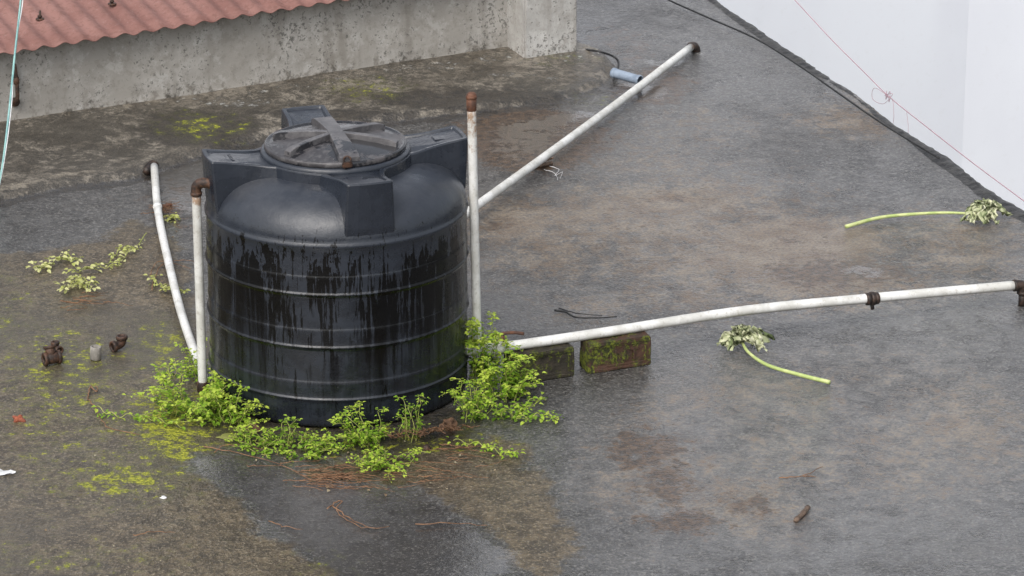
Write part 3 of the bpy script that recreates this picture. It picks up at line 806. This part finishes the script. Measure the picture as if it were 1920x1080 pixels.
GW = "leafy bright green weed growing at the tank base"
weed(358, 768, .16, .13, 34, GW, 1, .022, (-.01, -.03), 1.0, bright=.85)
weed(428, 796, .13, .10, 26, GW, 2, .021, (0, -.03), 1.0, bright=.85)
weed(322, 715, .10, .08, 10, "small green weed on mossy roof beside the pipe", 3, .018, (0, 0), 1, bright=.85)
weed(372, 715, .05, .17, 11, "green weed climbing between pipe and tank", 4, .018, (-.02, 0), 1, bright=.8)
weed(500, 842, .10, .04, 16, GW, 5, .018, (.01, -.02), 1, bright=.65)
weed(568, 850, .10, .045, 19, GW, 6, .019, (.0, -.03), 1, bright=.75)
weed(537, 835, .03, .10, 6, "taller green weed sprig before the tank", 7, .016, (0, 0), 1, bright=.55)
weed(690, 833, .11, .12, 24, GW, 8, .019, (-.01, -.03), 1, bright=.65)
weed(732, 870, .12, .05, 22, "low spreading green weed before the tank", 9, .018, (.0, -.03), 1, bright=.9)
weed(775, 822, .07, .15, 9, "sparse green weed among dead twigs by the tank", 10, .017, (0.01, 0), .7, bright=.5)
weed(903, 715, .10, .22, 32, "tall bushy green weed around the outlet pipe", 11, .023, (.0, -.03), 1, bright=.8)
weed(940, 745, .10, .14, 24, GW, 12, .024, (.02, -.02), 1, bright=.8)
weed(892, 782, .10, .11, 20, GW, 13, .020, (.01, -.02), 1, bright=.7)
weed(955, 785, .08, .05, 10, "low green weed spreading away from the tank", 14, .020, (.04, 0), 1, bright=.75)
weed(640, 836, .08, .035, 9, "low green weed against the tank base", 15, .016, (0, -.01), 1, bright=.6)
weed(465, 828, .07, .045, 11, GW, 16, .018, (0, -.02), 1, bright=.85)

def runner(pts, label, seed, lsize=.02, mat='leaf', stemmat='stem', wid=.012, dens=1., bright=.6, name="creeping_vine", h=.012, r=.0018):
    R.seed(seed)
    P0 = [G(u, v, h) for u, v in pts]; c = P0[0].copy(); c.z = 0
    e = empty(name, c, label=label, category="vine")
    PP = catmull(P0, 10); PP = [p+Vector((0, 0, .008*math.sin(i*.9)+.004)) for i, p in enumerate(PP)]
    stm = MB(); fo = MB(); tube(stm, PP, r, 5, False)
    L_ = sum((PP[i+1]-PP[i]).length for i in range(len(PP)-1)); m = int(L_/.006*dens)
    for k in range(m):
        t = R.random()*(len(PP)-1.001); j = int(t); p = PP[j].lerp(PP[j+1], t-j)
        d = rnd_dir(.3); q = p+d*R.uniform(.003, wid); q.z = max(q.z, .006)
        Ls = lsize*R.uniform(.5, 1.1)
        leaf(fo, q, d, Vector((R.uniform(-.5, .5), R.uniform(-.5, .5), 1)), Ls, Ls*.7, min(1, max(0, bright+R.uniform(-.35, .35))))
    fo.obj("foliage", M[mat], parent=e, origin=c); stm.obj("stem", M[stemmat], parent=e, origin=c)
runner([(960, 765), (1000, 752), (1024, 748)], "green vine tip creeping over wet roof", 21)
runner([(940, 770), (985, 785), (1020, 778), (1048, 790)], "green vine tip creeping over wet roof", 22, wid=.025, dens=1.8)
runner([(850, 828), (900, 835), (940, 850), (968, 852)], "green vine creeping forward from the tank", 23, wid=.022, dens=1.6, bright=.8)
runner([(180, 765), (215, 780), (260, 782), (300, 790), (340, 800)], "green vine creeping across mossy roof", 24, wid=.02, dens=.9)
DL = "wilting pale yellow-green vine lying on the roof"
runner([(62, 505), (90, 498), (120, 482), (148, 490)], DL, 31, .026, 'dryleaf', 'stem', .028, 1.5, .75)
runner([(128, 512), (165, 505), (205, 492), (225, 470), (256, 466)], DL, 32, .022, 'dryleaf', 'stem', .024, 1.1, .7)
runner([(175, 500), (215, 500), (235, 480), (275, 442)], DL, 33, .016, 'dryleaf', 'stem', .015, .5, .7)
runner([(118, 545), (140, 530), (158, 528), (172, 545)], DL, 34, .026, 'dryleaf', 'stem', .03, 1.9, .8)
runner([(285, 520), (305, 540), (325, 545), (348, 550)], "yellowing vine beside the bowed pipe", 35, .02, 'dryleaf', 'stem', .026, 1.3, .5)
runner([(310, 410), (322, 408), (330, 412)], "small yellowing sprig beside the bowed pipe", 36, .02, 'dryleaf', 'stem', .02, 2.2, .4)

def twigs(pts_list, label, r=.0018, mat='twig', name="twig", z=.006, jit=.004, cat="twig"):
    mb = MB(); R.seed(int(pts_list[0][0][0]))
    for pts in pts_list:
        P0 = [G(u, v, z if len(q) < 1 else q[0]) for (u, v, *q) in pts]
        PP = catmull(P0, 6); PP = [p+Vector((R.uniform(-1, 1), R.uniform(-1, 1), R.uniform(0, 1)))*jit for p in PP]
        n_ = len(PP); tube(mb, PP, [r*(1.1-.6*i/n_) for i in range(n_)], 6)
    c = G(pts_list[0][0][0], pts_list[0][0][1]); mb.obj(name, M[mat], origin=c, label=label, category=cat)
R.seed(50)
def tangle(u, v, a, b, n, L):
    out = []
    for i in range(n):
        x = u+R.gauss(0, a*.45); y = v+R.gauss(0, b*.45); an = R.uniform(-.5, .5)
        out.append([(x, y, .004), (x+L*.4, y+L*.4*math.sin(an)*.4, R.uniform(.004, .025)), (x+L*R.uniform(.7, 1.1), y+L*math.sin(an)*.4+R.uniform(-6, 6), .005)])
    return out
twigs(tangle(595, 893, 90, 24, 46, 70), "tangle of dry reddish roots before the tank", .0014, name="dried_roots", cat="dead plant")
twigs(tangle(760, 890, 110, 30, 20, 70), "loose dry vine on the muddy roof", .0012, name="dried_vine", cat="dead plant")
twigs(tangle(830, 850, 70, 25, 14, 60), "loose dry vine on the muddy roof", .0012, name="dried_vine", cat="dead plant")
up_ = []
for i in range(48):
    x = R.uniform(735, 880); y = 822-abs(x-740)*.14; hh = R.uniform(.04, .14)
    up_.append([(x, y, .003), (x+R.uniform(-12, 12), y-R.uniform(0, 10), hh*.6), (x+R.uniform(-25, 25), y-R.uniform(-5, 12), hh)])
twigs(up_, "upright dead brown weed against the tank", .0015, name="dead_weed", cat="dead plant")
twigs([[(612, 955), (640, 940), (632, 962), (680, 990), (730, 988)], [(620, 948), (660, 975), (700, 992)]], "curled reddish dry vine on wet roof", .002, name="dried_vine", cat="dead plant")
twigs([[(780, 985), (850, 982), (915, 986)]], "thin straight dry twig on the mud", .0015)
twigs([[(505, 978), (530, 988), (566, 994)]], "thin dry twig on wet roof", .0015)
twigs([[(1460, 897), (1505, 893), (1545, 876)], [(1505, 893), (1530, 895)]], "thin reddish twig on wet roof", .0018)
twigs([[(250, 1005), (290, 998), (330, 1000)]], "thin dry twig on mossy roof", .0015)
twigs([[(170, 725), (165, 745), (180, 765), (200, 800), (260, 815)], [(170, 725), (182, 735), (180, 722)]], "dry pale twig curling over mossy roof", .0022)
twigs([[(380, 838), (440, 850), (520, 870), (600, 905), (735, 900)], [(400, 850), (430, 835), (500, 845)]], "long trailing dry vine before the tank", .0016, name="dried_vine", cat="dead plant")
twigs(tangle(135, 565, 60, 16, 14, 50), "dry roots beside wilting vine", .0013, name="dried_roots", cat="dead plant")
twigs(tangle(290, 395, 30, 28, 18, 35), "tangled dead weed at the bowed pipe end", .0013, name="dead_weed", cat="dead plant")
twigs([[(285, 545), (300, 500), (340, 488), (375, 492)], [(280, 520), (300, 490), (360, 505)]], "thin reddish dry vine arching by the pipe", .0016, name="dried_vine", cat="dead plant")
twigs([[(1040, 582), (1060, 585), (1080, 595), (1120, 596), (1157, 594)]], "short length of black wire on wet roof", .004, 'black', "black_wire", .008, .001, "wire")
twigs([[(1048, 578), (1085, 588), (1130, 592)]], "short length of thin black wire on wet roof", .0025, 'black', "black_wire", .008, .001, "wire")
twigs([[(1030, 312), (1048, 318), (1040, 330), (1055, 322), (1050, 336)], [(1020, 318), (1040, 325), (1046, 338)]], "tangled white string on wet roof", .0011, 'plasticwhite', "white_string", .006, .002, "string")

# ------------------------------------------------------------------ wilted papaya leaves
def papaya(stalk_pts, size, seed, label):
    R.seed(seed); P0 = [G(*q) for q in stalk_pts]; PP = catmull(P0, 8); n_ = len(PP)
    mb = MB(); tube(mb, PP, [.0062*(.75+.5*(1-i/n_)) for i in range(n_)], 12)
    ob = mb.obj("fallen_leaf", M['stalk'], origin=P0[0], label=label, category="leaf"); 
    c = PP[-1]; mb = MB()
    dmain = (PP[-1]-PP[-3]).normalized()
    for k in range(22):
        a = R.uniform(-2.6, 2.6); d = Matrix.Rotation(a, 3, 'Z') @ dmain; d.z = 0; d.normalize(); s = Vector((-d.y, d.x, 0)); L_ = size*R.uniform(.4, 1.0); W_ = size*R.uniform(.18, .38)
        nu, nv = 14, 7; vs = []; fs = []; ti = []
        hb = R.uniform(.01, .05); tb = R.uniform(0, 1); ph = R.uniform(0, 50)
        for i in range(nu):
            t = i/(nu-1); wd_ = W_*math.sin(math.pi*min(1, t*.92+.06))**.8*(1+.45*math.sin(t*19+ph))
            for j in range(nv):
                sj = (j/(nv-1)-.5)*2
                q = c+d*(L_*t)+s*(wd_*sj*.5)
                q += mn.noise_vector(Vector((t*6+ph, sj*3, k)))*.022
                z = hb*math.sin(math.pi*min(1, t*1.1))+.014*abs(math.sin(sj*5+ph+t*5))+.012+.012*mn.noise(q*60)
                q.z = max(.004, z); vs.append(q); ti.append(min(1, max(0, tb*.5+.6*abs(sj)-.1+R.uniform(-.25, .3))))
        for i in range(nu-1):
            for j in range(nv-1):
                a_ = i*nv+j; fs.append((a_, a_+1, a_+nv+1, a_+nv))
        mb.add(vs, fs, True, tint=ti)
    mb.obj("leaf_blade", M['wilt'], parent=ob, origin=c)
papaya([(1586, 425, .012), (1650, 408, .014), (1720, 401, .018), (1780, 399, .02), (1845, 402, .02)], .112, 3, "wilted pale green leaf with long stalk near roof edge")
papaya([(1556, 717, .01), (1500, 703, .014), (1440, 685, .016), (1405, 662, .02), (1390, 640, .02)], .118, 8, "wilted pale green leaf with curved stalk on wet roof")

# ------------------------------------------------------------------ small fittings
def fitting(u, v, kind, mat, label, rot=0, sc=1):
    p = G(u, v); mb = MB(); mtx = Matrix.Translation(p) @ Matrix.Rotation(rot, 4, 'Z') @ Matrix.Scale(sc, 4)
    t = MB()
    if kind == 'tee':
        collar(t, Vector((0, 0, .026)), (1, 0, 0), .022, .06, 20, .015); collar(t, Vector((-.028, 0, .026)), (1, 0, 0), .027, .014, 20, .015); collar(t, Vector((.028, 0, .026)), (1, 0, 0), .027, .014, 20, .015)
        collar(t, Vector((0, .012, .05)), (0, .4, 1), .02, .04, 20, .013); collar(t, Vector((0, .018, .066)), (0, .4, 1), .025, .012, 20, .014)
    elif kind == 'ring':
        collar(t, Vector((0, 0, .028)), (0.08, 0, 1), .022, .054, 28, .0175)
    else:
        tube(t, catmull([Vector((-.02, 0, .022)), Vector((.005, 0, .024)), Vector((.02, 0, .032)), Vector((.022, 0, .055))], 5), .019, 16)
        collar(t, Vector((-.02, 0, .022)), (1, 0, 0), .0245, .016, 20, .015); collar(t, Vector((.022, 0, .052)), (0, 0, 1), .0245, .016, 20, .015)
    mb.add([mtx @ Vector(q) for q in t.v], t.f, True)
    mb.obj("pipe_fitting", M[mat], origin=p, label=label, category="pipe fitting", group="loose pipe fittings on the roof")
fitting(98, 683, 'tee', 'rust', "rusty brown pipe tee lying on the mossy roof", .5, .9)
fitting(108, 662, 'elbow', 'rust', "small rusty pipe elbow behind the tee", 2.2, .65)
fitting(180, 674, 'ring', 'greyring', "open grey plastic coupling standing on the roof", 0, .9)
fitting(221, 657, 'elbow', 'rust', "rusty pipe elbow on the mossy roof", .7, .85)

def pebble(u, v, r, mat, name, label, cat, sq=(1, 1, .7), rough=.35, seed=1):
    import bmesh
    p = G(u, v); bm = bmesh.new(); bmesh.ops.create_icosphere(bm, subdivisions=3, radius=r)
    for q in bm.verts:
        n1 = mn.noise(q.co/r*1.1+Vector((seed, 0, 0))); q.co *= 1+rough*n1; q.co = Vector((q.co.x*sq[0], q.co.y*sq[1], q.co.z*sq[2]))
    for i, q in enumerate(bm.verts): q.index = i
    mb = MB(); zc = r*sq[2]*.6
    mb.add([p+q.co+Vector((0, 0, zc)) for q in bm.verts], [[a.index for a in f.verts] for f in bm.faces], False); bm.free()
    return mb.obj(name, M[mat], origin=p, label=label, category=cat)
pebble(36, 790, .017, 'fragment', "brick_fragment", "small red broken brick piece on the roof", "brick fragment", (1.1, .8, .8), .8, 3)
pebble(840, 800, .019, 'clay', "clay_lump", "brown lump of clay at the tank base", "stone", (1.2, .8, .9), .9, 5)
pebble(474, 808, .019, 'clay', "clay_lump", "brown lump of clay at the tank base", "stone", (1., .8, .8), .8, 8)
pebble(306, 934, .008, 'plasticwhite', "white_pebble", "tiny white chip on the muddy roof", "stone", (1.3, .9, .5), .6, 2)
pebble(425, 820, .02, 'dryleaf', "yellow_leaf", "small yellow dead leaf before the tank", "leaf", (1.6, 1, .2), .6, 2)
pebble(800, 842, .012, 'rust', "dark_stone", "small dark stone among the weeds", "stone", (1, 1, .7), .6, 6)
mb = MB(); c = G(12, 890); vs = []; fs = []
for i in range(8):
    for j in range(5):
        x, y = (i/7-.5)*.06, (j/4-.5)*.05*(1-i/9); vs.append(c+Vector((x, y, .006+.02*abs(mn.noise(Vector((x*40, y*40, 1)))))))
for i in range(7):
    for j in range(4): a = i*5+j; fs.append((a, a+5, a+6, a+1))
mb.add(vs, fs, True); mb.obj("plastic_scrap", M['plasticwhite'], origin=c, label="crumpled white plastic scrap on muddy roof", category="litter")
def stick(u0, v0, u1, v1, r, mat, label, name="wood_stick"):
    a = G(u0, v0, r*.8); b = G(u1, v1, r*1.2); mb = MB(); PP = [a.lerp(b, i/8)+mn.noise_vector(a.lerp(b, i/8)*30)*.003 for i in range(9)]
    tube(mb, PP, [r*(.7+.5*abs(mn.noise(Vector((i*.7, u0, 0))))+.15) for i in range(9)], 7)
    mb.obj(name, M[mat], origin=a, label=label, category="stick")
stick(1492, 977, 1515, 952, .009, 'ply', "short weathered piece of wood on wet roof")
stick(988, 316, 1035, 305, .008, 'ply', "short brown stick lying near the white pipe")
stick(300, 390, 322, 384, .008, 'rustred', "small reddish chip by the bowed pipe")
twigs([[(1020, 303, .005), (1028, 296, .02), (1032, 290, .035)], [(1025, 300, .01), (1036, 298, .03)]], "small forked twig by the white pipe", .004)

a = G(1152, 137, .03); b = G(1198, 150, .026); mb = MB()
tube(mb, [a.lerp(b, i/6) for i in range(7)], .021, 20, False); collar(mb, a, b-a, .023, .02, 20, .018); collar(mb, b, b-a, .023, .015, 20, .018)
mb.obj("pipe_offcut", M['grey'], origin=a, label="short blue-grey plastic pipe piece on the roof", category="pipe")

mb = MB(); pts = [(1086, 92, .03), (1120, 96, .06), (1150, 106, .03), (1160, 120, .012), (1150, 150, .01)]
tube(mb, catmull([G(*q) for q in pts], 6), .005, 8)
mb.obj("black_cable", M['black'], origin=G(1086, 92), label="short black cable looping from the pillar base", category="cable", group="black cables on the roof")
mb = MB(); pts = [(1200, -30), (1250, -2), (1330, 34), (1420, 74), (1500, 124), (1560, 166), (1640, 222), (1700, 260), (1760, 296)]
tube(mb, catmull([G(u, v, .025) for u, v in pts], 6), .0045, 8)
mb.obj("black_cable", M['black'], origin=G(1200, -30), label="long black cable running along the roof edge", category="cable", group="black cables on the roof")

# pink string
mb = MB()
def spt(u, v):
    yy = 4.9+(u-1490)/(1925-1490)*(1.9-4.9); return Y(u, v, yy)
pp = [(1440, -50), (1490, 0), (1560, 75), (1620, 135), (1668, 182), (1740, 240), (1830, 310), (1935, 388)]
PPk = catmull([spt(*q) for q in pp], 8); tube(mb, PPk, .002, 6)
R.seed(4); lp = [spt(1668, 182)]
for i in range(12): lp.append(spt(1664+R.gauss(0, 6), 180+R.gauss(0, 5)))
tube(mb, catmull(lp, 5), .0012, 5)
tube(mb, catmull([spt(1668, 182), spt(1640, 165), spt(1636, 185), spt(1655, 195), spt(1672, 185), spt(1676, 215), spt(1674, 236)], 6), .0010, 5)
tube(mb, catmull([spt(1700, 210), spt(1703, 240), spt(1701, 262)], 4), .0009, 5)
mb.obj("pink_string", M['pink'], origin=spt(1925, 380), label="knotted pink string stretched beyond the roof edge", category="string")

# ------------------------------------------------------------------ litter
R.seed(99); mb = MB()
def scatter(n, u0, u1, v0, v1, size):
    for i in range(n):
        p = G(R.uniform(u0, u1), R.uniform(v0, v1)); 
        if p.xy.length < .46: continue
        L_ = size*R.uniform(.4, 1.3); p.z = .007
        leaf(mb, p, rnd_dir(.1), Vector((R.uniform(-.6, .6), R.uniform(-.6, .6), 1)), L_, L_*R.uniform(.3, .8), R.random())
scatter(60, 480, 960, 830, 940, .014); scatter(50, 20, 380, 540, 1060, .010); scatter(30, 1000, 1900, 560, 1060, .007); scatter(20, 250, 380, 380, 560, .012)
lit = mb.obj("leaf_litter", mat_leaf("brown_litter", (.08, .05, .03), (.2, .14, .08), (.4, .36, .25), .8, .1)); lit["kind"] = "stuff"; lit["label"] = "scattered dead leaf bits and grit on the roof"; lit["category"] = "leaf litter"
